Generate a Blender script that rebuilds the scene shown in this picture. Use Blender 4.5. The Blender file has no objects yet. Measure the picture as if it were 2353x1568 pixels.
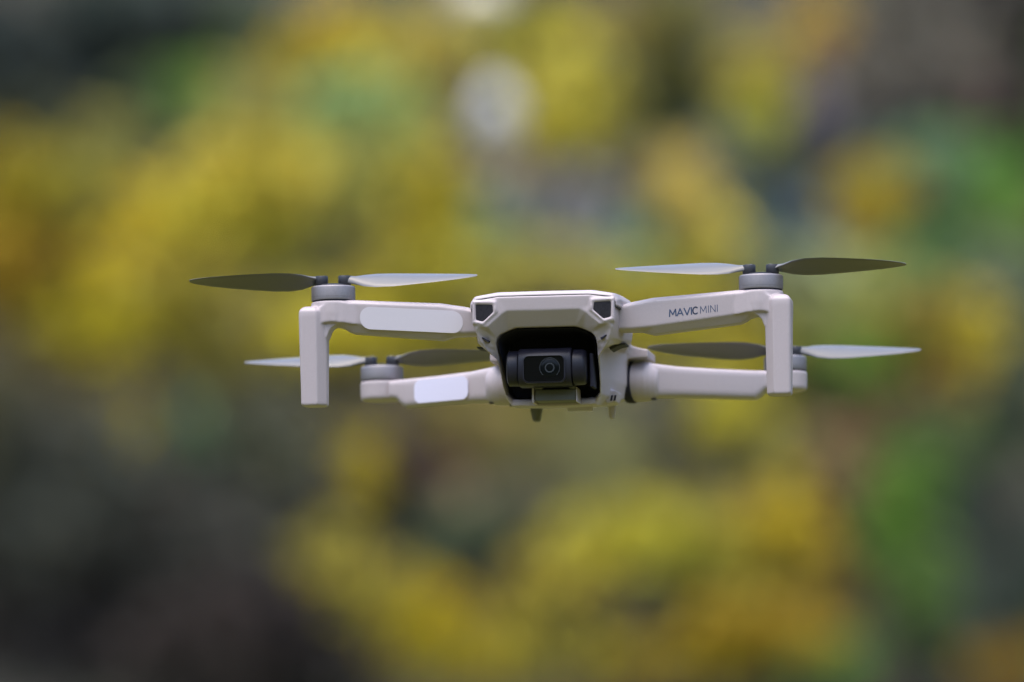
import bpy, bmesh, math, random
from mathutils import Vector, Matrix
random.seed(7)
R = math.radians
scene = bpy.context.scene
C = scene.collection

# ------------------------------------------------------------------ camera
CAM_Z, PITCH, FOCAL = 1.5, R(5.5), 300.0
cd = bpy.data.cameras.new('camera'); cam = bpy.data.objects.new('camera', cd); C.objects.link(cam)
cam.location = (0, 0, CAM_Z); cam.rotation_euler = (math.pi/2 + PITCH, 0, 0)
cd.lens = FOCAL; cd.sensor_width = 36; cd.sensor_fit = 'HORIZONTAL'
cd.clip_start = 0.1; cd.clip_end = 2000
cd.dof.use_dof = True; cd.dof.focus_distance = 3.5; cd.dof.aperture_fstop = 7.7; cd.dof.aperture_ratio = 1.12
scene.camera = cam

# ------------------------------------------------------------------ light (overcast day, soft high sun from front left)
SUN_EL, SUN_AZ = R(75), R(212)        # azimuth clockwise from +Y
w = bpy.data.worlds.new('World'); scene.world = w; w.use_nodes = True
nt = w.node_tree; bg = nt.nodes['Background']
sky = nt.nodes.new('ShaderNodeTexSky'); sky.sky_type = 'NISHITA'; sky.sun_disc = False
sky.sun_elevation = SUN_EL; sky.sun_rotation = SUN_AZ; sky.air_density = 1.0; sky.dust_density = 3.0; sky.ozone_density = 1.0
nt.links.new(sky.outputs[0], bg.inputs[0]); bg.inputs[1].default_value = 0.15
sl = bpy.data.lights.new('sun', 'SUN'); sun = bpy.data.objects.new('sun', sl); C.objects.link(sun)
sl.energy = 0.8; sl.angle = R(90); sl.color = (1.0, 0.95, 0.88)
sdir = Vector((math.sin(SUN_AZ)*math.cos(SUN_EL), math.cos(SUN_AZ)*math.cos(SUN_EL), math.sin(SUN_EL)))
sun.rotation_euler = sdir.to_track_quat('Z', 'Y').to_euler(); sun.location = sdir*20
vs = scene.view_settings; vs.view_transform = 'Standard'; vs.look = 'None'; vs.gamma = 1.0; vs.exposure = 1.58
scene.cycles.use_denoising = True
scene.cycles.max_bounces = 6

# ------------------------------------------------------------------ helpers
FW = Vector((0, math.cos(PITCH), math.sin(PITCH))); UP = Vector((0, -math.sin(PITCH), math.cos(PITCH)))
CAM = Vector((0, 0, CAM_Z)); KP = 36/FOCAL/2353
def ray(u, v): return FW + Vector((1, 0, 0))*(u-1176.5)*KP + UP*(784-v)*KP
def lin(c): return tuple(((x/255+0.055)/1.055)**2.4 if x > 10 else x/255/12.92 for x in c)

def mat(name, col, rough=0.5, metal=0.0, noise=0.0, nscale=400.0, bump=0.0, bscale=4000.0, spec=0.5, coat=0.0):
    m = bpy.data.materials.new(name); m.use_nodes = True
    t = m.node_tree; p = t.nodes['Principled BSDF']
    p.inputs['Base Color'].default_value = (*col, 1); p.inputs['Roughness'].default_value = rough
    p.inputs['Metallic'].default_value = metal; p.inputs['Specular IOR Level'].default_value = spec
    p.inputs['Coat Weight'].default_value = coat
    tc = t.nodes.new('ShaderNodeTexCoord')
    if noise:
        n = t.nodes.new('ShaderNodeTexNoise'); n.inputs['Scale'].default_value = nscale; n.inputs['Detail'].default_value = 5
        t.links.new(tc.outputs['Object'], n.inputs['Vector'])
        mx = t.nodes.new('ShaderNodeMix'); mx.data_type = 'RGBA'; mx.inputs[6].default_value = (*[c*(1-noise) for c in col], 1)
        mx.inputs[7].default_value = (*[min(1, c*(1+noise)) for c in col], 1)
        t.links.new(n.outputs['Fac'], mx.inputs[0]); t.links.new(mx.outputs[2], p.inputs['Base Color'])
    if bump:
        n2 = t.nodes.new('ShaderNodeTexNoise'); n2.inputs['Scale'].default_value = bscale
        t.links.new(tc.outputs['Object'], n2.inputs['Vector'])
        b = t.nodes.new('ShaderNodeBump'); b.inputs['Strength'].default_value = bump; b.inputs['Distance'].default_value = 0.0003
        t.links.new(n2.outputs['Fac'], b.inputs['Height']); t.links.new(b.outputs['Normal'], p.inputs['Normal'])
    return m

S = 0.001
def build(name, bm, m, parent=None, bevel=0.0, seg=3, ang=30, smooth=35, sub=0, vox=0.0, it=5):
    """link a bmesh given in millimetres as one mesh object"""
    bmesh.ops.remove_doubles(bm, verts=bm.verts, dist=1e-4)
    bmesh.ops.recalc_face_normals(bm, faces=bm.faces)
    bmesh.ops.scale(bm, vec=(S, S, S), verts=bm.verts)
    me = bpy.data.meshes.new(name); bm.to_mesh(me); bm.free()
    for p in me.polygons: p.use_smooth = True
    if not bevel and not sub and not vox: me.set_sharp_from_angle(angle=R(smooth))
    me.materials.append(m)
    o = bpy.data.objects.new(name, me); C.objects.link(o)
    if bevel:
        b = o.modifiers.new('bevel', 'BEVEL'); b.width = bevel*S; b.segments = seg; b.limit_method = 'ANGLE'
        b.angle_limit = R(ang); b.harden_normals = True; b.use_clamp_overlap = True
    if sub:
        s = o.modifiers.new('sub', 'SUBSURF'); s.levels = sub; s.render_levels = sub
    if vox:      # fuse the pieces of a moulded part and round its edges and corners
        rm = o.modifiers.new('fuse', 'REMESH'); rm.mode = 'VOXEL'; rm.voxel_size = vox*S; rm.use_smooth_shade = True
        sm = o.modifiers.new('round', 'SMOOTH'); sm.factor = 0.5; sm.iterations = it
    if parent: o.parent = parent
    return o

def loft(bm, rings, cap0=True, cap1=True, closed=True):
    vs_ = [[bm.verts.new(p) for p in r] for r in rings]
    n = len(rings[0])
    for a, b in zip(vs_, vs_[1:]):
        for i in range(n if closed else n-1):
            j = (i+1) % n
            bm.faces.new((a[i], a[j], b[j], b[i]))
    if cap0: bm.faces.new(vs_[0])
    if cap1: bm.faces.new(vs_[-1])
    return vs_

def prism(bm, pts, y0, y1):
    """polygon in x,z between two depths"""
    return loft(bm, [[(x, y0, z) for x, z in pts], [(x, y1, z) for x, z in pts]])

def box(bm, x0, x1, y0, y1, z0, z1):
    loft(bm, [[(x0, y0, z0), (x1, y0, z0), (x1, y1, z0), (x0, y1, z0)], [(x0, y0, z1), (x1, y0, z1), (x1, y1, z1), (x0, y1, z1)]])

def turned(bm, prof, cx, cy, n=64):
    """surface of revolution about a vertical axis; prof = (radius, z)"""
    loft(bm, [[(cx+r*math.cos(2*math.pi*i/n), cy+r*math.sin(2*math.pi*i/n), z) for i in range(n)] for r, z in prof])

def sup(c, ax, bx, ra, rb, e, n=32):
    """super-ellipse ring round c in the plane of ax, bx"""
    out = []
    for i in range(n):
        t = 2*math.pi*i/n; ct, st = math.cos(t), math.sin(t)
        a = math.copysign(abs(ct)**(2/e), ct)*ra; b = math.copysign(abs(st)**(2/e), st)*rb
        out.append(tuple(Vector(c)+Vector(ax)*a+Vector(bx)*b))
    return out

def rrect(cx, cz, hx, hz, r, n=8, slope=0.0):
    pts = []
    for sx, sz, a0 in ((1, 1, 0), (-1, 1, 90), (-1, -1, 180), (1, -1, 270)):
        for i in range(n+1):
            a = R(a0+90*i/n)
            x = cx+sx*(hx-r)+r*math.cos(a); z = cz+sz*(hz-r)+r*math.sin(a)
            pts.append((x, z+slope*(x-cx)))
    return pts

# ------------------------------------------------------------------ materials of the drone
SHELL = (0.405, 0.350, 0.368)
M_shell = mat('shell_plastic', SHELL, rough=0.44, noise=0.09, nscale=2200, bump=0.2, bscale=5000)
M_cover = mat('cover_plastic', SHELL, rough=0.40, noise=0.04, nscale=700, bump=0.10, bscale=5000)
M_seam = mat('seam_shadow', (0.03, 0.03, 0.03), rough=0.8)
M_sticker = mat('reflective_sticker', (0.57, 0.53, 0.58), rough=0.3, noise=0.03, nscale=1500)
M_sticker2 = mat('bright_sticker', (0.66, 0.64, 0.80), rough=0.3, noise=0.03, nscale=1500)
M_metal = mat('motor_metal', (0.23, 0.215, 0.23), rough=0.5, metal=0.6, noise=0.14, nscale=1200, bump=0.05)
M_dark = mat('dark_plastic', (0.020, 0.020, 0.027), rough=0.45, bump=0.1)
M_bay = mat('bay_lining', (0.022, 0.021, 0.034), rough=0.8, spec=0.2)
M_gimbal = mat('gimbal_grey', (0.012, 0.0115, 0.019), rough=0.36, spec=0.3, noise=0.15, nscale=2500, bump=0.12)
M_glass = mat('lens_glass', (0.003, 0.003, 0.004), rough=0.08, spec=0.22)
M_lens = mat('lens_front', (0.003, 0.004, 0.005), rough=0.16, spec=0.14)
M_ringm = mat('lens_ring', (0.032, 0.036, 0.042), rough=0.35, metal=0.3)
M_ped = mat('damper_grey', (0.095, 0.095, 0.085), rough=0.6, noise=0.1)
M_blade = mat('blade_plastic', (0.115, 0.112, 0.115), rough=0.30, noise=0.06, nscale=300)
M_ink = mat('blue_grey_ink', (0.040, 0.065, 0.13), rough=0.6)
def mesh_mat():
    m = mat('speaker_mesh', (0.02, 0.02, 0.026), rough=0.7, spec=0.2); t = m.node_tree; p = t.nodes['Principled BSDF']
    tc = t.nodes.new('ShaderNodeTexCoord'); v = t.nodes.new('ShaderNodeTexVoronoi'); v.inputs['Scale'].default_value = 1300
    t.links.new(tc.outputs['Object'], v.inputs['Vector']); r = t.nodes.new('ShaderNodeValToRGB')
    r.color_ramp.elements[0].color = (0.006, 0.006, 0.008, 1); r.color_ramp.elements[1].color = (0.018, 0.017, 0.022, 1)
    r.color_ramp.elements[0].position = 0.2; r.color_ramp.elements[1].position = 0.5
    t.links.new(v.outputs['Distance'], r.inputs[0]); t.links.new(r.outputs[0], p.inputs['Base Color'])
    return m
M_mesh = mesh_mat()

# ------------------------------------------------------------------ setting: ground and bank
def slope_z(y): 
    t = y-17.0
    return 0.7*t if t > 0.6 else (0.0 if t < -0.6 else 0.7*(t+0.6)**2/2.4)
def hill_noise(x, y): return 0.05*math.sin(1.7*x+0.9*y)+0.04*math.sin(3.1*x-2.3*y)+0.03*math.sin(5.7*y+2.1*x)

def ground_mat(name, cols, scale):
    m = bpy.data.materials.new(name); m.use_nodes = True; t = m.node_tree; p = t.nodes['Principled BSDF']
    p.inputs['Roughness'].default_value = 0.95; p.inputs['Specular IOR Level'].default_value = 0.2
    tc = t.nodes.new('ShaderNodeTexCoord'); n = t.nodes.new('ShaderNodeTexNoise')
    n.inputs['Scale'].default_value = scale; n.inputs['Detail'].default_value = 8; n.inputs['Roughness'].default_value = 0.65
    r = t.nodes.new('ShaderNodeValToRGB'); r.color_ramp.elements[0].position = 0.3; r.color_ramp.elements[1].position = 0.7
    r.color_ramp.elements[0].color = (*cols[0], 1); r.color_ramp.elements[1].color = (*cols[-1], 1)
    for i, c in enumerate(cols[1:-1]):
        e = r.color_ramp.elements.new(0.3+0.4*(i+1)/(len(cols)-1)); e.color = (*c, 1)
    t.links.new(tc.outputs['Object'], n.inputs['Vector']); t.links.new(n.outputs['Fac'], r.inputs[0]); t.links.new(r.outputs[0], p.inputs['Base Color'])
    b = t.nodes.new('ShaderNodeBump'); b.inputs['Strength'].default_value = 0.6; b.inputs['Distance'].default_value = 0.04
    t.links.new(n.outputs['Fac'], b.inputs['Height']); t.links.new(b.outputs['Normal'], p.inputs['Normal'])
    return m
M_ground = ground_mat('leafy_grass', [(0.04, 0.055, 0.014), (0.12, 0.105, 0.025), (0.07, 0.085, 0.02), (0.15, 0.12, 0.028)], 2.2)
M_bank = ground_mat('dark_leaf_mould', [(0.022, 0.020, 0.020), (0.045, 0.040, 0.034), (0.030, 0.034, 0.024), (0.06, 0.048, 0.038)], 3.0)

bm = bmesh.new()
ys = [-900, -200, -40, -10, 4, 12, 15.6]
ring = [[bm.verts.new((x, y, 0.02*math.sin(x*0.7+y) if abs(x) < 20 and abs(y) < 18 else 0)) for x in (-900, -200, -60, -20, -10, -5, 0, 5, 10, 20, 60, 200, 900)] for y in ys]
for a, b in zip(ring, ring[1:]):
    for i in range(len(a)-1): bm.faces.new((a[i], a[i+1], b[i+1], b[i]))
bmesh.ops.scale(bm, vec=(1000, 1000, 1000), verts=bm.verts)
g = build('ground', bm, M_ground); g['kind'] = 'structure'
bm = bmesh.new()
xs = [-900, -200, -60]+[-20+0.5*i for i in range(81)]+[60, 200, 900]
yy = [15.6+0.3*i for i in range(60)]+[36, 40, 46]
ring = [[bm.verts.new((x*1000, y*1000, 1000*((slope_z(y)+min(1, max(0, (y-15.6)/1.5))*hill_noise(x, y)*(1 if abs(x) < 21 else 0)) if y < 34 else slope_z(34)+0.3*(y-34)))) for x in xs] for y in yy]
for a, b in zip(ring, ring[1:]):
    for i in range(len(a)-1): bm.faces.new((a[i], a[i+1], b[i+1], b[i]))
h = build('hillside', bm, M_bank); h['kind'] = 'structure'

# added unseen ring in place of surrounding trees, to shade the horizon
M_shade_ring = ground_mat('shade_ring_green', [(0.020, 0.032, 0.010), (0.055, 0.060, 0.014), (0.030, 0.046, 0.014), (0.085, 0.072, 0.016)], 0.9)
bm = bmesh.new(); rings = []
for r_, z_ in ((13, -0.1), (14.5, 3.0), (16, 6.5), (19, 10.0), (26, 15.0), (40, 22.0), (70, 26.0), (130, 20)):
    row = []
    for i in range(73):
        a = R(-128+256*i/72)      # 0 = straight behind the lens
        k = 1+0.10*math.sin(3*a+r_)+0.06*math.sin(7*a)
        row.append(bm.verts.new((1000*r_*math.sin(a), -1000*r_*math.cos(a), 1000*z_*k*0.5)))
    rings.append(row)
for a_, b_ in zip(rings, rings[1:]):
    for i in range(72): bm.faces.new((a_[i], a_[i+1], b_[i+1], b_[i]))
hl = build('horizon_shade_ring', bm, M_shade_ring); hl['kind'] = 'structure'

# ------------------------------------------------------------------ plants of the bank
def slope_hit(u, v):
    d = ray(u, v); lo, hi = 16.0, 34.0
    for _ in range(50):
        m = (lo+hi)/2; p = CAM+d*m
        if p.z < slope_z(p.y)+hill_noise(p.x, p.y): hi = m
        else: lo = m
    return lo
def leaf_mat():
    m = bpy.data.materials.new('leaf'); m.use_nodes = True; t = m.node_tree
    p = t.nodes['Principled BSDF']; out = t.nodes['Material Output']
    a = t.nodes.new('ShaderNodeAttribute'); a.attribute_name = 'leaf_tint'
    p.inputs['Roughness'].default_value = 0.6; p.inputs['Specular IOR Level'].default_value = 0.12
    tr = t.nodes.new('ShaderNodeBsdfTranslucent'); mx = t.nodes.new('ShaderNodeMixShader'); mx.inputs[0].default_value = 0.25
    t.links.new(a.outputs['Color'], p.inputs['Base Color']); t.links.new(a.outputs['Color'], tr.inputs['Color'])
    t.links.new(p.outputs[0], mx.inputs[1]); t.links.new(tr.outputs[0], mx.inputs[2]); t.links.new(mx.outputs[0], out.inputs['Surface'])
    return m
M_leaf = leaf_mat()
M_stem = mat('twig_bark', (0.06, 0.05, 0.04), rough=0.9, noise=0.3, nscale=60)
M_gap_pale = mat('pale_sky_gap', (0.58, 0.575, 0.555), rough=0.9, noise=0.12, nscale=9)  # pale colour painted in for bright sky seen through a gap
M_gap_warm = mat('warm_sky_gap', (0.80, 0.74, 0.58), rough=0.9, noise=0.10, nscale=9)  # cream tone painted in for the brighter sky gap
SPREAD = 1.05
GAIN = 0.72      # light a leaf facing the camera sends back per unit albedo

def tube(bm, pts, r0, r1, n=6):
    rings = []
    for i, p in enumerate(pts):
        t = (Vector(pts[min(i+1, len(pts)-1)])-Vector(pts[max(i-1, 0)])).normalized()
        a = t.orthogonal().normalized(); b = t.cross(a); r = r0+(r1-r0)*i/(len(pts)-1)
        rings.append([Vector(p)+a*r*math.cos(2*math.pi*k/n)+b*r*math.sin(2*math.pi*k/n) for k in range(n)])
    loft(bm, rings)

def shrub(name, cat, label, clumps, lift=0.4, group=None, cov=3.0, jit=0.22):
    """a plant standing on the bank; each clump of its foliage = (u, v, half width, half height, leaf colour)"""
    random.seed(sum(ord(ch)*(i+1) for i, ch in enumerate(label)))
    u0 = sum(c[0]*c[2]*c[3] for c in clumps)/sum(c[2]*c[3] for c in clumps)
    v0 = sum(c[1]*c[2]*c[3] for c in clumps)/sum(c[2]*c[3] for c in clumps)
    vb = max(c[1]+0.3*c[3] for c in clumps)
    d0 = slope_hit(u0, vb)-lift
    base = CAM+ray(u0, vb)*d0
    base.z = slope_z(base.y)+hill_noise(base.x, base.y)-0.03
    root = bpy.data.objects.new(name, None); C.objects.link(root); root.location = base
    root.empty_display_size = 0.1
    root['label'] = label; root['category'] = cat
    if group: root['group'] = group
    verts, faces, cols = [], [], []
    sb = bmesh.new()
    for (u, v, ru, rv, rgb) in clumps:
        d = min(d0+random.uniform(-0.12, 0.12), slope_hit(u, v)-0.12)
        c = CAM+ray(u, v)*d; mm = KP*d
        rx, rz = ru*mm*SPREAD, rv*mm*SPREAD; ry = 0.5*(rx+rz)*0.6
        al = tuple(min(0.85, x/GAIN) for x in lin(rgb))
        n = max(14, int(cov*math.pi*rx*rz/(0.055*0.036*0.5*0.62)))
        subs = [((random.gauss(0, .5), random.gauss(0, .4), random.gauss(0, .5)), random.uniform(0.9, 1.12)) for _ in range(12)]
        for _ in range(n):
            sc_, sk = random.choice(subs)
            while True:
                q = tuple(c_+random.gauss(0, 0.30) for c_ in sc_)
                if q[0]**2+q[2]**2 < 1.4: break
            p = Vector((c.x+q[0]*rx, c.y+q[1]*ry, c.z+q[2]*rz))
            L = random.uniform(0.04, 0.07); W = L*random.uniform(0.28, 0.36)
            nrm = Vector((random.gauss(0, 0.6), -0.75+random.gauss(0, 0.5), 0.45+random.gauss(0, 0.5))).normalized()
            a = nrm.orthogonal().normalized(); b = nrm.cross(a); t = random.uniform(0, 6.283)
            ax = a*math.cos(t)+b*math.sin(t); bx = nrm.cross(ax)
            i = len(verts); fold = nrm*W*0.35
            verts += [p-ax*L/2-base, p+bx*W+fold-ax*L*0.05-base, p+bx*W*0.7+fold*0.7+ax*L*0.25-base, p+ax*L/2-base, p-bx*W*0.7+fold*0.7+ax*L*0.25-base, p-bx*W+fold-ax*L*0.05-base]
            faces += [(i, i+1, i+2, i+3), (i, i+3, i+4, i+5)]
            k = sk*(1+random.uniform(-jit, jit)); kr = 1+random.uniform(-0.08, 0.08)
            cols.append((min(1, al[0]*k*kr), al[1]*k, 0.9*al[2]*k*(2-kr)))
        for _ in range(2 if len(clumps) > 2 else 3):
            e = c+Vector((random.uniform(-.5, .5)*rx, 0.2*ry, random.uniform(-.1, .5)*rz))-base
            s = Vector((random.uniform(-.03, .03), random.uniform(-.03, .03), -0.02))
            mid = s.lerp(e, 0.5)+Vector((random.uniform(-.05, .05), random.uniform(-.05, .05), 0.04))
            tube(sb, [s*1000, mid*1000, e*1000], 9, 3)
    me = bpy.data.meshes.new('foliage'); me.from_pydata(verts, [], faces)
    at = me.color_attributes.new('leaf_tint', 'FLOAT_COLOR', 'CORNER')
    flat = []
    for cc in cols: flat += [*cc, 1.0]*8
    at.data.foreach_set('color', flat)
    me.materials.append(M_leaf); f = bpy.data.objects.new('foliage', me); C.objects.link(f); f.parent = root
    build('stems', sb, M_stem, root)
    return root

def rock(label, u, v, ru, rv, m, lift):  # pale lump added in place of a gap to the bright sky
    d = slope_hit(u, v)-lift; c = CAM+ray(u, v)*d; mm = KP*d*1000
    bm = bmesh.new(); bmesh.ops.create_icosphere(bm, subdivisions=4, radius=1)
    sd = random.uniform(0, 9)
    for vv in bm.verts:
        n = vv.co.copy()
        k = 1+0.07*math.sin(4*n.x+sd)+0.06*math.sin(5*n.z+2*n.y+sd)+0.03*math.sin(11*n.x+9*n.y)
        vv.co = Vector((n.x*ru*mm*k, n.y*0.9*ru*mm*k+ (0.35*mm*ru if n.z < -0.3 else 0), n.z*rv*mm*k))
    o = build('rock', bm, m); o.location = c; o['label'] = label; o['category'] = 'rock'; o['group'] = 'pale lumps standing for sky gaps'
    return o

YG, GG, DG, BG = 'yellow shrubs on the bank', 'green shrubs on the bank', 'dark shrubs on the bank', 'brown shrubs on the bank'
def yellow(label, clumps, lift=0.55): return shrub('yellow_shrub', 'shrub', label, clumps, lift, YG)
def green(label, clumps, lift=0.35): return shrub('green_shrub', 'shrub', label, clumps, lift, GG)
def dark(label, clumps, lift=0.2): return shrub('dark_shrub', 'shrub', label, clumps, lift, DG, cov=2.2)
def brown(label, clumps, lift=0.3): return shrub('brown_shrub', 'shrub', label, clumps, lift, BG)

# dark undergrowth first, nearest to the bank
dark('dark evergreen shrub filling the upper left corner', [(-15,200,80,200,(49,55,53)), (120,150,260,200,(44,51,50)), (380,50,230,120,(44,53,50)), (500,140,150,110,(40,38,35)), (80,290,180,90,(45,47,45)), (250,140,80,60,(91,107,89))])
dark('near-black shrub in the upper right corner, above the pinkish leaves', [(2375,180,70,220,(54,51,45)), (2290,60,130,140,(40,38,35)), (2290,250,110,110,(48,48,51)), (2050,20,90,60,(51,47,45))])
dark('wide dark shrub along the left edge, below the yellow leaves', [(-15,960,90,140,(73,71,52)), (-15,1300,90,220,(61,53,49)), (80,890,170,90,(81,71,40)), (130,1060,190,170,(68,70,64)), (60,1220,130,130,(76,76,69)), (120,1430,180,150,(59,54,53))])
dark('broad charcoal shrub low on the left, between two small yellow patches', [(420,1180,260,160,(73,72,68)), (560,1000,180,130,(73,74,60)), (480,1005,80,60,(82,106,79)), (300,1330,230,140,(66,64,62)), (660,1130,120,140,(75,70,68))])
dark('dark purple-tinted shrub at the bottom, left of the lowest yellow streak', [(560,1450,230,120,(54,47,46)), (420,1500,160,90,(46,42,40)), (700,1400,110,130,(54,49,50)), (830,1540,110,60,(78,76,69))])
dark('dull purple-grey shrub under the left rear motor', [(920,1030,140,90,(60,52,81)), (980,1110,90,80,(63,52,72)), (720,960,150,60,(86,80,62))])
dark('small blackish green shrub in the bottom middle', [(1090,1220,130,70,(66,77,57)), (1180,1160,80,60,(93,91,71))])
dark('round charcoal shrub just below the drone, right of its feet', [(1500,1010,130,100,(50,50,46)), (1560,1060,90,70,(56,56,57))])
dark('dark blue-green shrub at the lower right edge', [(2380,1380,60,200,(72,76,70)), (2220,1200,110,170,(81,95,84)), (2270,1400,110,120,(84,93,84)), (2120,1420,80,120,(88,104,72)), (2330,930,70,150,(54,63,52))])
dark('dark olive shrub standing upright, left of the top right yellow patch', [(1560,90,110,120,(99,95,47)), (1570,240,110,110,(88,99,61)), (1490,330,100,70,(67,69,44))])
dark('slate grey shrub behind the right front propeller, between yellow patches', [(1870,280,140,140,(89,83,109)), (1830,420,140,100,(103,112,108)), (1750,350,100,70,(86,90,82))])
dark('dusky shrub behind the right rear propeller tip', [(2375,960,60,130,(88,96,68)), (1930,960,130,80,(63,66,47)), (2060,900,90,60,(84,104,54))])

# greens and olives
green('bright green shrub in the upper left, next to the dark evergreen', [(450,240,110,70,(98,124,60)), (360,320,100,50,(86,98,58)), (600,60,90,60,(63,74,49)), (330,230,60,60,(74,84,62))])
green('olive shrub left of the round grey rock', [(610,270,150,110,(136,131,73)), (840,270,130,80,(135,159,107)), (960,160,120,110,(164,147,68)), (810,430,190,110,(146,144,77)), (1010,80,70,60,(167,157,87))])
green('olive shrub at the left, above the broad yellow mass', [(180,350,160,70,(125,119,62)), (430,400,100,60,(91,87,69)), (100,280,60,50,(68,70,52)), (260,420,90,60,(109,108,59))])
green('vivid green shrub at the right edge', [(2240,420,120,110,(86,122,56)), (2290,550,100,110,(94,120,56)), (2110,390,100,80,(89,111,87))])
green('grey-green shrub above the right front propeller', [(1670,400,120,90,(67,78,79)), (1860,520,130,90,(74,86,96)), (1740,560,110,80,(100,123,112))])
green('pale sage shrub behind the gap between body and right propeller', [(1480,580,150,80,(100,136,122)), (1130,560,110,80,(103,138,115)), (1280,540,100,60,(98,101,113))])
green('pale sage shrub at the right edge below the vivid green one', [(2300,680,110,110,(98,106,86)), (2140,620,110,80,(88,117,73)), (1960,620,110,60,(137,150,116)), (2330,790,70,70,(71,93,97))])
green('olive shrub behind the right front leg', [(1930,730,150,100,(142,144,80)), (2030,830,130,90,(79,127,39)), (1830,860,90,90,(126,124,52)), (1830,640,80,70,(124,126,92))])
green('fresh green shrub low on the right, beside the dark blue-green one', [(2060,1160,80,110,(78,107,40)), (2100,1330,80,120,(96,120,62)), (1860,1510,180,70,(102,134,69)), (2170,1000,80,80,(82,98,60))])
green('dull olive shrub below the body of the drone', [(1370,1070,120,120,(121,119,81)), (1600,1150,120,70,(88,85,55)), (1240,1150,80,80,(92,89,70))])
green('dark olive shrub at the bottom, right of the middle', [(1450,1470,150,80,(75,69,56)), (1240,1490,150,80,(144,134,53)), (1690,1320,150,90,(138,134,60)), (1620,1450,120,80,(101,97,51))])
green('olive shrub low at the left, under the left front leg', [(560,860,150,70,(121,113,53)), (700,830,120,70,(124,114,46)), (430,740,110,60,(130,121,66)), (640,930,120,50,(121,112,53))])

# browns and greys
brown('pinkish brown shrub in the upper right, under the dark corner', [(2110,130,160,130,(93,88,80)), (2170,240,90,90,(150,125,123)), (2010,250,110,110,(115,110,110)), (2080,330,110,60,(106,77,105))])
brown('brown shrub below the drone, left of its feet', [(1130,1050,130,110,(142,122,95)), (1050,960,120,60,(116,104,56)), (1210,990,90,60,(112,105,58)), (1120,1130,90,70,(123,96,78))])
brown('brownish pink shrub low on the right, above the orange patch', [(1910,1070,90,80,(149,127,97)), (2050,990,120,90,(104,88,62)), (1960,1150,80,80,(112,94,68)), (2150,900,80,50,(94,67,50))])
brown('rusty brown shrub at the left edge, below the yellow leaves', [(20,640,100,110,(132,108,28)), (190,590,80,60,(74,69,52)), (120,690,100,60,(103,89,36))])
brown('grey twiggy shrub right of the round grey rock', [(1320,470,140,70,(149,143,140)), (1180,430,80,60,(150,139,126)), (1440,410,90,60,(132,124,101))])
brown('ochre shrub in the bottom right corner', [(2310,1540,90,50,(135,109,34))])
brown('grey-brown shrub at the right edge, lower half', [(2340,1220,50,130,(117,112,106)), (2345,1060,40,90,(105,103,91))])

# yellow leaves, standing proud of the rest
yellow('yellow shrub at the top, left of the pale rocks', [(770,120,150,80,(191,171,45)), (680,170,90,80,(124,107,41)), (900,50,100,50,(119,113,53))])
yellow('broad bright yellow shrub above the left front propeller', [(380,540,130,110,(164,143,28)), (600,420,170,90,(172,157,62)), (480,470,130,80,(171,159,56)), (330,620,130,80,(184,166,39)), (560,560,150,80,(167,157,61))])
yellow('golden shrub at the left edge', [(20,410,70,80,(150,134,34)), (110,440,90,70,(134,124,44)), (60,510,110,70,(136,122,36))])
yellow('low yellow shrub beyond the left front leg', [(260,740,170,70,(145,133,29)), (420,650,130,60,(140,128,52)), (200,810,120,50,(149,136,34))])
yellow('upright yellow shrub right of the left front propeller', [(990,360,75,120,(141,130,48)), (990,490,75,100,(187,169,34)), (960,580,100,60,(149,139,65))])
yellow('yellow shrub right of the round grey rock', [(1330,220,100,110,(183,171,68)), (1290,330,80,70,(181,168,78)), (1400,150,70,70,(110,104,63))])
yellow('yellow shrub along the top edge, right of the pale rock', [(1250,50,150,60,(130,126,49)), (1400,30,110,50,(126,111,49)), (1180,120,70,60,(193,184,89))])
yellow('small yellow shrub beside the orange one, upper right', [(1745,190,80,100,(150,137,56)), (1740,290,70,60,(136,136,50))])
yellow('orange shrub at the top edge, right of middle', [(1930,60,95,75,(156,136,56)), (1900,120,90,60,(158,126,49))])
yellow('tall yellow shrub above the blade of the right front propeller', [(1570,450,80,90,(172,153,79)), (1610,530,90,90,(202,187,88))])
yellow('amber shrub left of the vivid green one, right side', [(2010,480,95,90,(147,130,45)), (2020,560,70,50,(130,85,41))])
yellow('yellow shrub hidden behind the body and arms of the drone', [(1230,620,140,50,(154,144,60)), (1480,660,120,50,(152,140,48)), (1000,660,140,70,(150,140,48)), (860,770,250,90,(158,146,40)), (1590,800,190,80,(152,140,46)), (1200,850,150,90,(140,130,48))])
yellow('yellow shrub at the right edge behind the right rear propeller', [(2200,780,100,110,(161,145,44)), (2230,890,80,70,(150,135,32)), (2120,720,70,60,(126,112,53))])
yellow('single round yellow plant in the dark lower left', [(290,1005,78,84,(143,131,25))])
yellow('single round yellow plant below the left front leg', [(790,1095,92,92,(152,138,27))])
yellow('yellow shrub running diagonally along the bottom', [(750,1270,70,80,(133,123,55)), (850,1350,90,70,(136,125,46)), (960,1430,110,75,(183,163,29)), (1060,1510,150,60,(133,121,35))])
yellow('broad yellow shrub low in the middle of the photo', [(1450,1255,180,75,(158,150,50)), (1310,1340,110,80,(135,122,42)), (1610,1230,100,70,(141,131,59))])
yellow('orange-yellow shrub low on the right, under the right front leg', [(1780,1215,90,95,(159,139,37)), (1850,1290,90,70,(129,107,40))])
yellow('olive yellow shrub just under the right rear arm', [(1690,990,85,110,(156,147,48)), (1790,1020,80,70,(118,114,69))])
yellow('ochre shrub at the bottom edge, right of the middle', [(1760,1430,150,60,(144,120,33)), (1560,1530,180,50,(135,119,30)), (1900,1400,90,80,(91,81,40))])
rock('round pale grey lump standing for a sky gap above the body of the drone', 1140, 264, 49, 61, M_gap_pale, 2.4)
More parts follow.
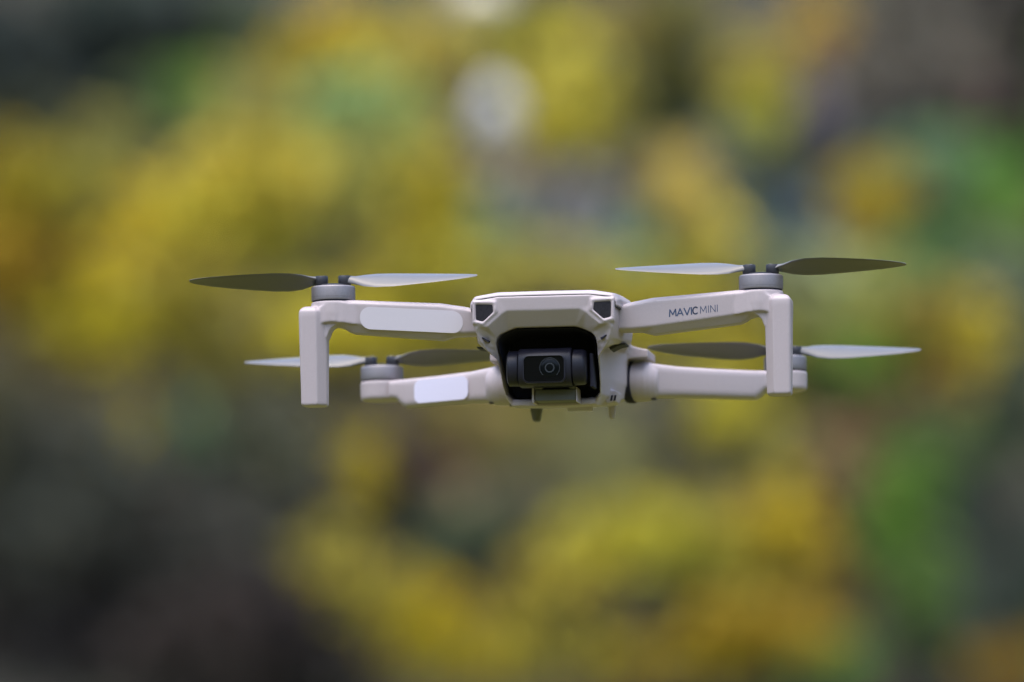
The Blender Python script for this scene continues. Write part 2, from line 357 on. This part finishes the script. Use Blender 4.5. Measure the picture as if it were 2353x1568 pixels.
rock('cream-coloured lump standing for a sky gap cut by the top edge of the photo', 1105, -12, 66, 50, M_gap_warm, 1.4)

# undergrowth on the rest of the bank, to both sides of the shrubs
random.seed(21)
verts, faces, cols = [], [], []
PAL = [(0.32, 0.26, 0.03), (0.26, 0.22, 0.04), (0.10, 0.15, 0.035), (0.05, 0.06, 0.03), (0.16, 0.15, 0.05), (0.05, 0.045, 0.04), (0.24, 0.16, 0.04), (0.07, 0.10, 0.04)]
for _ in range(1000):
    sx = random.choice((-1, 1)); y = random.uniform(18, 30); x = sx*(0.0625*y+0.12+random.uniform(0, 1)**1.4*9)
    r = random.uniform(0.16, 0.42); col = random.choice(PAL)
    for _ in range(int(130*(r/0.3)**2)):
        px = x+random.gauss(0, .5)*r
        if abs(px) < 0.0625*y+0.02: continue
        p = Vector((px, y+random.gauss(0, .4)*r, slope_z(y)+0.18+abs(random.gauss(0, .6))*r))
        L = random.uniform(0.06, 0.11); W = L*0.34
        nrm = Vector((random.gauss(0, .6), -0.75+random.gauss(0, .5), .5+random.gauss(0, .5))).normalized()
        a_ = nrm.orthogonal().normalized(); b_ = nrm.cross(a_); t = random.uniform(0, 6.283); ax = a_*math.cos(t)+b_*math.sin(t); bx = nrm.cross(ax)
        i = len(verts); verts += [p-ax*L/2, p+bx*W, p+ax*L/2, p-bx*W]; faces.append((i, i+1, i+2, i+3))
        k = random.uniform(.75, 1.25); cols += [col[0]*k, col[1]*k, col[2]*k, 1.0]*4
me = bpy.data.meshes.new('undergrowth'); me.from_pydata(verts, [], faces)
at_ = me.color_attributes.new('leaf_tint', 'FLOAT_COLOR', 'CORNER'); at_.data.foreach_set('color', cols)
me.materials.append(M_leaf); ug = bpy.data.objects.new('undergrowth', me); C.objects.link(ug)
ug['kind'] = 'stuff'; ug['label'] = 'mixed yellow and green undergrowth covering the bank along the photo edges'; ug['category'] = 'undergrowth'

# ------------------------------------------------------------------ the drone (millimetres; x right, y away from the lens, z up)
drone = bpy.data.objects.new('drone', None); C.objects.link(drone); drone.empty_display_size = 0.05
drone.location = CAM+ray(1249, 731.4)*3.5
drone.rotation_euler = (0, R(-0.75), R(-7.4))
drone['label'] = 'pale grey folding quadcopter drone hovering in front of yellow autumn foliage'
drone['category'] = 'drone'

def full(half):
    """mirror a half loop (top middle .. bottom middle) into a closed loop"""
    return list(half)+[(-x, y, z) for x, y, z in reversed(half[1:-1])]
O = [(0,-.7,9.2),(18.6,-.7,9.2),(27.6,-.1,8.0),(29.2,.4,6.0),(29.4,.4,0),(28.6,1,-4),(27.2,3,-8.4),(25.4,6,-11.6),(21.6,12,-15.0),(21.0,18,-18),(20.6,23,-24),(19.9,28,-29),(17.4,31,-33),(0,31,-33.6)]
Mi = [(0,-.1,3.4),(15,-.1,3.5),(17.4,-.2,2.2),(23.3,-.6,-3.0),(27.0,-.5,-2.8),(28.0,.4,-4.4),(26.4,2.6,-9),(24.4,5.6,-12),(21.0,11.4,-15.4),(20.5,17.3,-18.4),(20.1,22.6,-24),(19.5,28,-28.6),(17.3,31,-31.2),(0,31,-31.8)]
Ca = [(0,6,-3),(12.4,6,-3),(15.5,7,-4),(18.9,6,-5.6),(20.4,6,-7.2),(20.8,7,-8.8),(20.8,9.5,-11),(20.6,12.5,-13.2),(20.3,16.5,-16.2),(20.1,21,-19.5),(19.9,25.5,-23.5),(19.5,30,-28),(17.2,32,-30.2),(0,32,-30.6)]
def at_y(pts, y): return [(x, y, z) for x, z in pts]
B15 = [(0,14,9.6),(19,14,9.6),(28,14,8.8),(30,14,7),(30.2,14,1),(29.9,15,-4),(29.4,16,-8.0),(27.6,17,-9.6),(21.4,19,-11.6),(20.9,22,-17.5),(20.8,27,-23.5),(20.2,31,-29),(17.5,33,-33.4),(0,33,-33.9)]
B40 = at_y([(0,10.3),(20,10.3),(29,9.6),(31.6,8),(32.0,2),(32.1,-4),(31.7,-6.4),(30.2,-8.2),(22.6,-8.8),(22.0,-15),(21.8,-22),(21,-29),(17.5,-33),(0,-33.4)], 40)
B75 = at_y([(0,10),(17,10),(24.5,9.3),(27.3,7),(27.6,2),(27.4,-2),(27,-4),(26,-6),(24.8,-8),(24.3,-13),(24.2,-21),(23,-27.5),(18,-30.2),(0,-30.6)], 75)
B110 = at_y([(0,8.5),(15,8.5),(20,7.5),(22.6,5.5),(23,1),(23,-3),(23,-6),(23,-8),(23.6,-10),(24.2,-13),(24.2,-19),(22,-24),(17,-26.6),(0,-27)], 110)
B137 = at_y([(0,5),(13,5),(17.5,4),(19.3,2),(19.6,-1),(19.6,-4),(19.6,-7),(19.6,-9),(19.6,-11),(19.6,-13),(19.4,-17.5),(18,-21),(14,-23),(0,-23.4)], 137)
BAY = [(x*.93, 41, -17+(z+17)*.93) for x, y, z in Ca]
bm = bmesh.new()
loft(bm, [full(q) for q in (BAY, Ca, Mi, O, B15, B40, B75, B110, B137)])
VENT = [(21.0,6.0),(27.9,6.2),(27.8,-.1),(24.8,-.9),(20.7,2.9)]
def grow(pts, k):
    cx = sum(p[0] for p in pts)/len(pts); cz = sum(p[1] for p in pts)/len(pts)
    return [(x+math.copysign(k, x-cx)*min(1, abs(x-cx)/2), z+math.copysign(k, z-cz)*min(1, abs(z-cz)/2)) for x, z in pts]
for s in (1, -1):      # raised rims round the two front grilles
    G = lambda k: [(s*min(29.4, x), z) for x, z in grow(VENT, k)]
    rg = [[(x, y, z) for x, z in G(k)] for k, y in ((0, 2.0), (2.3, 2.0), (2.3, .4), (1.6, -.9), (1.0, -1.4), (.5, -1.3), (0, -.6))]
    loft(bm, rg+[rg[0]], cap0=False, cap1=False)
# shoulders over the rear hinges and small drainage tabs low on the sides
for s in (1, -1):
    loft(bm, [[(s*22, y0, -9.6), (s*33.4, y0, -9.2), (s*33.4, y0, -5.8), (s*29, y0, -4.9), (s*25, y0, -3.4), (s*22, y0, -2)] for y0 in (84, 92, 108, 112)])
    if s > 0: loft(bm, [[(s*20, y0, -32+d), (s*(24.2-d), y0, -31+d), (s*(25.2-d), y0, -26.6), (s*20, y0, -25.6)] for y0, d in ((46, 0.6), (47, 0), (58, 0), (62, 1.5))])
body = build('body', bm, M_shell, drone, vox=0.45, it=4)

bm = bmesh.new()       # dark gasket seen as the seam under the cover
def hat(half): return list(half)+[(-x, y, z) for x, y, z in reversed(half[:-1])]
K = [(0.5, [(30.0,4.4),(30.0,6.6),(28.2,9.0),(18.8,10.15),(0,10.25)]), (2.0, [(30.5,4.3),(30.5,7.1),(28.7,9.8),(19,11.3),(0,11.4)]),
     (10, [(31.2,4.2),(31.1,7.7),(29.1,10.4),(20,12),(0,12.1)]), (24, [(32.0,3.6),(31.9,8),(30.3,10.6),(20.8,12.3),(0,12.4)]), (40, [(32.7,3.4),(32.5,8),(31,10.6),(21,12.4),(0,12.5)]),
     (75, [(28.0,3.4),(27.8,7.8),(25.8,10.4),(18,12.3),(0,12.4)]), (110, [(23.6,3),(23.2,6.6),(21,9.2),(15.5,10.8),(0,10.9)]), (138, [(20.2,1),(19.8,3.4),(17.8,5.6),(13,6.8),(0,6.9)])]
loft(bm, [hat([(x, .2, z) for x, z in ((29.75,4.0),(29.75,6.3),(27.95,8.4),(18.75,9.5),(0,9.52))])]+[hat([(max(0, x-.3), y, z-(.4 if i == 0 else .5)) for i, (x, z) in enumerate(pts)]) for y, pts in K])
build('seam', bm, M_seam, drone)
bm = bmesh.new()
loft(bm, [hat([(x, y, z) for x, z in pts]) for y, pts in K])
build('top_cover', bm, M_cover, drone, bevel=0.7, seg=3, ang=18)

for s in (1, -1):
    bm = bmesh.new(); prism(bm, [(s*x, z) for x, z in VENT], -.75, .2)
    build('front_grille', bm, M_mesh, drone)
    # dark plates put in as shade under the brow and the slits of the drainage tab
    for nm, pts, y0, y1 in (('brow_shade', [(24.0,-10.4),(27.5,-9.0),(31.0,-8.7),(30.8,-9.3),(28,-9.8),(24.6,-11.4)], 24, 36), ('air_slit', [(22.9,-8.4),(25.8,-6.9),(26.1,-7.3),(23.3,-9.1)], 2.9, 9),
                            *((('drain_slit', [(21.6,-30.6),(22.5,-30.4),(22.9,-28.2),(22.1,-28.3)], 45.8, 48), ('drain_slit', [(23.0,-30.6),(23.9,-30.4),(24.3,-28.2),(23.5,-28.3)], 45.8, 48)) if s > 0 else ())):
        bm = bmesh.new(); prism(bm, [(s*x, z) for x, z in pts], y0, y1); build(nm, bm, M_seam if nm == 'brow_shade' else M_bay, drone)
bm = bmesh.new()          # lining of the camera bay
CI = [(x*.955, y+.9, -17+(z+17)*.955) for x, y, z in Ca]
loft(bm, [full(CI), full([(x*.98, 39.5, -17+(z+17)*.98*.93/.955) for x, y, z in CI])], cap0=False)
build('camera_bay', bm, M_bay, drone)

# gimbal camera
gim = None
def gring(x, ry, rz, e, cy=15.0, cz=-19.2): return sup((x, cy, cz), (0, 1, 0), (0, 0, 1), ry, rz, e, 40)
bm = bmesh.new()
loft(bm, [gring(-11.8, 7.9, 7.7, 3), gring(-11.3, 8.3, 8.0, 3), gring(9.6, 8.3, 8.0, 3), gring(10.1, 7.9, 7.7, 3)])
gim = build('gimbal_camera', bm, M_gimbal, drone, smooth=50)
bm = bmesh.new()
loft(bm, [gring(-16.9, 6.0, 6.2, 2.4), gring(-16.3, 7.1, 7.2, 2.4), gring(-12.3, 7.3, 7.3, 2.4), gring(-12.0, 7.0, 7.0, 2.4)])
build('side_cap', bm, M_gimbal, gim, smooth=50)
bm = bmesh.new()
loft(bm, [gring(10.4, 7.0, 7.0, 2.4), gring(10.7, 7.4, 7.4, 2.4), gring(14.6, 7.3, 7.3, 2.4), gring(15.6, 6.6, 6.8, 2.4), gring(16.1, 5.6, 6.0, 2.4)])
build('side_cap', bm, M_gimbal, gim, smooth=50)
bm = bmesh.new(); loft(bm, [gring(-13.5, 6.4, 6.4, 2.4), gring(12, 6.4, 6.4, 2.4)])
build('roll_axle', bm, M_bay, gim)
bm = bmesh.new()      # raised frame and glass of the lens window
o_, i_ = rrect(-.9, -20.2, 8.9, 5.9, 2.4), rrect(-.9, -20.2, 8.3, 5.3, 2.0)
loft(bm, [[(x, 8.6, z) for x, z in o_], [(x*.99-.01, 6.0, z) for x, z in o_], [(x, 5.8, z) for x, z in i_], [(x, 6.6, z) for x, z in i_]], cap0=False, cap1=False)
build('window_frame', bm, M_gimbal, gim, smooth=60)
bm = bmesh.new(); prism(bm, i_, 6.3, 8.5)
build('window_glass', bm, M_glass, gim)
def disc_rings(bm, cx, cz, prof, n=48, a0=0, a1=360):
    """rings about an axis along y; prof = (radius, y)"""
    if a1-a0 >= 360: loft(bm, [[(cx+r*math.cos(2*math.pi*i/n), y, cz+r*math.sin(2*math.pi*i/n)) for i in range(n)] for r, y in prof])
    else: loft(bm, [[(cx+r*math.cos(R(a0+(a1-a0)*i/n)), y, cz+r*math.sin(R(a0+(a1-a0)*i/n))) for i in range(n+1)] for r, y in prof], closed=False, cap0=False, cap1=False)
bm = bmesh.new()
disc_rings(bm, 1.5, -19.9, [(4.25, 6.32), (4.2, 6.0), (4.0, 6.0), (3.95, 6.32)], a0=-48, a1=228)
disc_rings(bm, 1.5, -19.9, [(2.1, 6.32), (2.0, 5.85), (1.55, 5.85), (1.45, 6.32)])
build('lens_ring', bm, M_ringm, gim, smooth=60)
bm = bmesh.new(); disc_rings(bm, 1.5, -19.9, [(3.9, 6.28), (3.4, 6.12), (2.5, 6.02), (1.4, 5.97), (0.3, 5.95)])
build('lens', bm, M_lens, gim, smooth=80)
bm = bmesh.new(); box(bm, 17.1, 18.6, 14, 26, -27.5, -13.5); box(bm, 12, 18.6, 24, 27, -23, -15)
build('gimbal_arm', bm, M_bay, drone, bevel=.5)
bm = bmesh.new()
box(bm, -6.4, 10.6, 19, 31, -32.4, -27.6); box(bm, -6.4, -3, 17, 22, -27.6, -26.0); box(bm, 8, 10.6, 17, 22, -27.6, -26)
build('gimbal_mount', bm, M_ped, drone, bevel=.5)
bm = bmesh.new(); box(bm, -7.6, -6.7, 18.6, 31, -33, -27); box(bm, 10.65, 11.2, 18.6, 31, -33, -27)
build('mount_post', bm, M_shell, drone, bevel=.2)
bm = bmesh.new(); box(bm, 2.2, 12.6, 59, 61, -33.3, -31.6)
build('label_strip', bm, M_sticker, drone, bevel=.15)
for s in (1, -1):
    bm = bmesh.new()
    loft(bm, [sup((s*16, 100, z), (1, 0, 0), (0, 1, 0), a, b, 3, 20) for z, a, b in ((-26, 3.1, 5), (-28.3, 2.5, 4), (-32.8, 1.7, 3), (-33.5, 1.2, 2.4))])
    if s > 0: bmesh.ops.scale(bm, vec=(.62, .8, .95), verts=bm.verts, space=Matrix.Translation((-16, -100, 26)))
    build('foot', bm, M_shell if s > 0 else M_ped, drone, smooth=50)

# ---- motors and propellers
def motor(cx, cy, zb, zt, parent):
    bm = bmesh.new()
    turned(bm, [(8.6, zb-.1), (8.6, zb+.55)], cx, cy)
    build('motor_gap', bm, M_bay, parent)
    bm = bmesh.new()
    turned(bm, [(8.3, zb+.4), (9.0, zb+.5), (9.07, zb+.8), (9.07, zb+1.5), (8.98, zb+1.55), (8.98, zb+1.7), (9.07, zb+1.75), (9.07, zt-.75), (8.95, zt-.35), (8.5, zt), (3, zt+.1)], cx, cy, 96)
    return build('motor', bm, M_metal, parent, smooth=50)

def propeller(cx, cy, zt, phi, spin):
    """two folding blades; spin = +1 raises the edge towards the lens on the -x blade"""
    rt = bpy.data.objects.new('propeller', None); C.objects.link(rt); rt.parent = drone; rt.empty_display_size = 0.02
    rt.location = (cx*S, cy*S, zt*S); rt.rotation_euler = (0, 0, R(phi))
    bm = bmesh.new(); turned(bm, [(5.4, 0), (5.4, .7), (5.0, .9), (1.5, .9)], 0, 0, 40)
    build('hub', bm, M_dark, rt, smooth=50)
    st = [(3.6, 4.4, 14, 2.6), (6, 4.6, 18, 2.2), (9, 6.5, 27, 1.8), (13, 10.5, 31, 1.5), (18, 13.2, 30, 1.3), (25, 14.0, 28, 1.15), (33, 13.4, 25, 1.0), (42, 12.0, 22, .9), (50, 9.8, 19, .8), (55, 7.6, 16, .7), (58, 5.2, 14, .6), (59.6, 2.6, 12, .45)]
    for side in (1, -1):
        bm = bmesh.new()
        turned(bm, [(2.5, .6), (2.7, .9), (2.7, 4.0), (2.5, 4.4), (1.1, 4.4), (1.0, 4.1)], side*4.8, 0, 32)
        build('blade_mount', bm, M_dark, rt, smooth=50)
        bm = bmesh.new(); rings = []
        for r, c, be, th in st:
            c *= 0.94
            b = R(be)*spin; ring = []
            for q in range(16):
                t = 2*math.pi*q/16
                yl = c/2*math.cos(t)-c*.08; zl = th/2*math.sin(t)+th*.9*(1-(2*yl/c)**2)*.5
                y = yl*math.cos(b)-zl*math.sin(b); z = yl*math.sin(b)+zl*math.cos(b)
                sweep = -0.0016*(r-20)**2*0.6 if r > 20 else 0
                ring.append((side*r, side*(y+sweep*spin), 2.3+z+0.02*r))
            rings.append(ring)
        loft(bm, rings)
        build('blade', bm, M_blade, rt, smooth=60)
    return rt

# ---- front arms
def arm_y(x): return 10.0+(4.0-10.0)*(x-34)/(80-34)      # depth of the arm's front face
def front_arm(s):
    bm = bmesh.new(); rings = []
    for x, zt, zb, zk in ((27,5.2,-4.6,-4.9),(34.6,6.9,-4.8,-5.0),(38.5,7.5,-4.6,-5.1),(44,8.4,-4.3,-6.6),(60,9.2,-2.8,-5.2),(80,10.2,-.7,-3.4),(82.2,10.3,-.5,-2.6),(84.2,10.3,-.2,-1.2),(89,10.1,.6,0)):
        y = arm_y(x)
        rings.append([(s*x, y, zt-1.6), (s*x, y+1.4, zt-.25), (s*x, y+3, zt), (s*x, y+10.5, zt), (s*x, y+12.6, zt-1.4), (s*x, y+12.6, zb), (s*x, y+11, zk), (s*x, y+4.5, zk), (s*x, y+1.7, zb+.2), (s*x, y+.7, zb+1.0)])
    loft(bm, rings)
    cx, cy = s*88.7, 11.0       # the motor pod
    turned(bm, [(7.0, .2), (8.6, .9), (9.2, 2.4), (9.35, 5), (9.2, 9.2), (8.9, 9.85), (8.0, 10.0)], cx, cy, 48)
    loft(bm, [[(s*x, y+d, z0+d*.3), (s*x, y+d, z1-d*.3), (s*x, 16, z1), (s*x, 16, z0)] for x, y, d, z0, z1 in ((78.0, 4.5, 0, -.2, 8.5), (80.5, 3.7, 0, .0, 8.8), (83.5, 2.7, 0, .5, 9.2), (88.5, 1.75, 0, .9, 9.4))])
    # bridge from the pod to the leg, then the leg
    P = lambda z, xi, xo, yf, yb, c: [(s*xi, yf+4.2, z), (s*(xi+c), yf, z), (s*(xo-.8), yf, z), (s*xo, yf+.8, z), (s*(xo-.2), yb-1.5, z), (s*(xo-1.6), yb, z), (s*(xi+1.5), yb, z), (s*xi, yb-2, z)]
    loft(bm, [P(-33.6, 91.8, 100.6, 1.6, 12.0, 3.2), P(-33.0, 91.0, 101.2, 1.0, 12.8, 3.4), P(-3, 90.7, 101.7, .2, 14, 3.7), P(3.5, 90.6, 101.8, .0, 15.5, 3.8), P(5.6, 90.6, 101.7, .1, 16, 3.8), P(6.9, 91.5, 100.8, 1.2, 15.6, 3.6), P(7.6, 92.4, 99.6, 2.6, 15.0, 3.2)])
    loft(bm, [[(s*86.5, y, 1.4), (s*93, y, .4), (s*93.5, y, 7.2), (s*90, y, 8.8), (s*86.5, y, 9.2)] for y in (1.9, 15)])
    # fillet in the corner between the arm and the leg
    loft(bm, [[(s*84, y, 1.3), (s*86.5, y, -.1), (s*88.4, y, -1.1), (s*89.6, y, -2.6), (s*90.4, y, -5.0), (s*91.8, y, -6), (s*92.5, y, 3), (s*84, y, 3)] for y in (3.8, 13.5)])
    # sloped shoulder between pod and leg top
    loft(bm, [[(s*92, y, 8.9-d), (s*97.4, y, 7.9-d), (s*99.2, y, 5.6), (s*90, y, 5.6)] for y, d in ((3.4, 1.2), (5, 0), (15, 0), (16, .8))])
    arm = build('front_arm', bm, M_shell, drone, vox=0.36, it=9)
    motor(cx, cy, 10.0, 16.4, arm)
    return arm
fl = front_arm(-1); fr = front_arm(1)
def on_arm(x, z, off):
    a = abs(x); zt, zb_ = 8.4+(a-44)*1.8/36-1.6, -4.3+(a-44)*3.6/36+1.0       # the front face leans back towards its lower edge
    return (x, arm_y(a)+0.7*(zt-z)/(zt-zb_)-off, z)
bm = bmesh.new()
pl = rrect(-55.8, 1.4, 21.0, 4.6, 4.3, 10, slope=-.060)
pl = [(x, z+(.0)) for x, z in pl]
loft(bm, [[on_arm(x, z, -.3) for x, z in pl], [on_arm(x, z, .16) for x, z in pl]])
build('sticker', bm, M_sticker, fl, smooth=30)

# lettering on the other arm, drawn as strokes
def strokes(bm, letters, x0, gap, zbase, h, lw):
    x = x0
    for wd, lines in letters:
        for ln in lines:
            for (a, b) in zip(ln, ln[1:]):
                A = Vector((x+a[0]*wd, zbase(x+a[0]*wd)+a[1]*h)); B = Vector((x+b[0]*wd, zbase(x+b[0]*wd)+b[1]*h))
                t = (B-A).normalized(); n = Vector((-t.y, t.x))*lw/2; e = t*lw*.3
                q = [A-e-n, B+e-n, B+e+n, A-e+n]
                vs_ = [bm.verts.new(on_arm(p.x, p.y, .07)) for p in q]; bm.faces.new(vs_)
        x += wd+gap
    return x
arc = [[(.5+.5*math.cos(R(a))*1.05, .5+.5*math.sin(R(a))) for a in range(48, 313, 12)]]
Mm = [[(0, 0), (0.06, 1), (.5, .25), (.94, 1), (1, 0)]]; Aa = [[(0, 0), (.5, 1), (1, 0)], [(.22, .3), (.78, .3)]]; Vv = [[(0, 1), (.5, 0), (1, 1)]]; Ii = [[(.5, 0), (.5, 1)]]; Nn = [[(0, 0), (0, 1), (1, 0), (1, 1)]]
zb = lambda x: 0.1+(x-51.0)*0.066
bm = bmesh.new()
strokes(bm, [(2.7, Mm), (2.4, Aa), (2.4, Vv), (0.25, Ii), (2.1, arc)], 51.1, .52, zb, 2.75, .52)
strokes(bm, [(2.5, Mm), (0.25, Ii), (1.9, Nn), (0.25, Ii)], 64.0, .78, zb, 2.75, .29)
build('lettering', bm, M_ink, fr)

# ---- rear arms
def rear_arm(s):
    bm = bmesh.new(); rings = []
    for x, y, zc, ry, rz, e in ((31.5,97.6,-17.9,6.0,7.0,3.6),(34.5,99,-17.9,7.2,7.3,4.4),(38.5,101.7,-18.0,7.0,6.9,5),(44,105.1,-18.1,6.7,6.45,5.5),(60,114.5,-18.3,6.4,6.1,5.5),(74.5,124.5,-18.3,6.4,6.0,5.5),(76.4,126,-17.6,6.4,5.4,5),(78.6,127.5,-16.4,6.4,4.2,5),(82,129,-16.2,6.4,3.9,5)):
        rings.append(sup((s*x, y, zc), (0, 1, 0), (0, 0, 1), ry, rz, e, 40))
    loft(bm, rings)
    loft(bm, [sup((s*x, y, -18.3), (0, 1, 0), (0, 0, 1), r, r*1.01, 2, 40) for x, y, r in ((24.5,95,8.3),(28,95.4,8.5),(31,95.8,8.4),(33.2,96.4,8.0),(35.2,97,7.2),(36.6,97.6,6.0))])
    cx, cy = s*86.4, 133.0
    turned(bm, [(7.4, -20.4), (8.8, -19.8), (9.2, -18.8), (9.3, -13), (9.1, -12.3), (8.2, -12.0)], cx, cy, 48)
    arm = build('rear_arm', bm, M_shell, drone, vox=0.36, it=4)
    motor(cx, cy, -12.0, -5.6, arm)
    bm = bmesh.new(); ax = Vector((s*math.cos(R(10)), -math.sin(R(10)), 0)); by = Vector((s*math.sin(R(10))*1, math.cos(R(10)), 0))
    loft(bm, [sup(Vector((s*24.2, 95, -18.6))+ax*d, by, (0, 0, 1), r, r, 2, 40) for d, r in ((-1, 8.6), (1.6, 8.9), (2.4, 8.7))])
    build('hinge_ring', bm, M_bay, arm, smooth=50)
    bm = bmesh.new(); loft(bm, [sup((s*34, 95, z), (1, 0, 0), (0, 1, 0), a, a, 2, 16) for z, a in ((-25.6, 1.6), (-26.1, 1.3))])
    build('hinge_pin', bm, M_bay, arm)
    return arm
rl = rear_arm(-1); rr = rear_arm(1)
def rear_y(x): return 104.5+(x-43)*(124.5-104.5)/(74.5-43)-6.45
bm = bmesh.new(); pl = rrect(-57.4, -18.5, 12.6, 4.9, 2.9, 10)
loft(bm, [[(x, rear_y(-x)+1, z) for x, z in pl], [(x, rear_y(-x)-.9, z) for x, z in pl]])
build('sticker', bm, M_sticker2, rl, smooth=30)

propeller(-88.7, 11, 16.4, 5, 1)
propeller(88.7, 11, 16.4, 4, -1)
propeller(-86.4, 133, -5.6, -4, -1)
propeller(86.4, 133, -5.6, 22, 1)
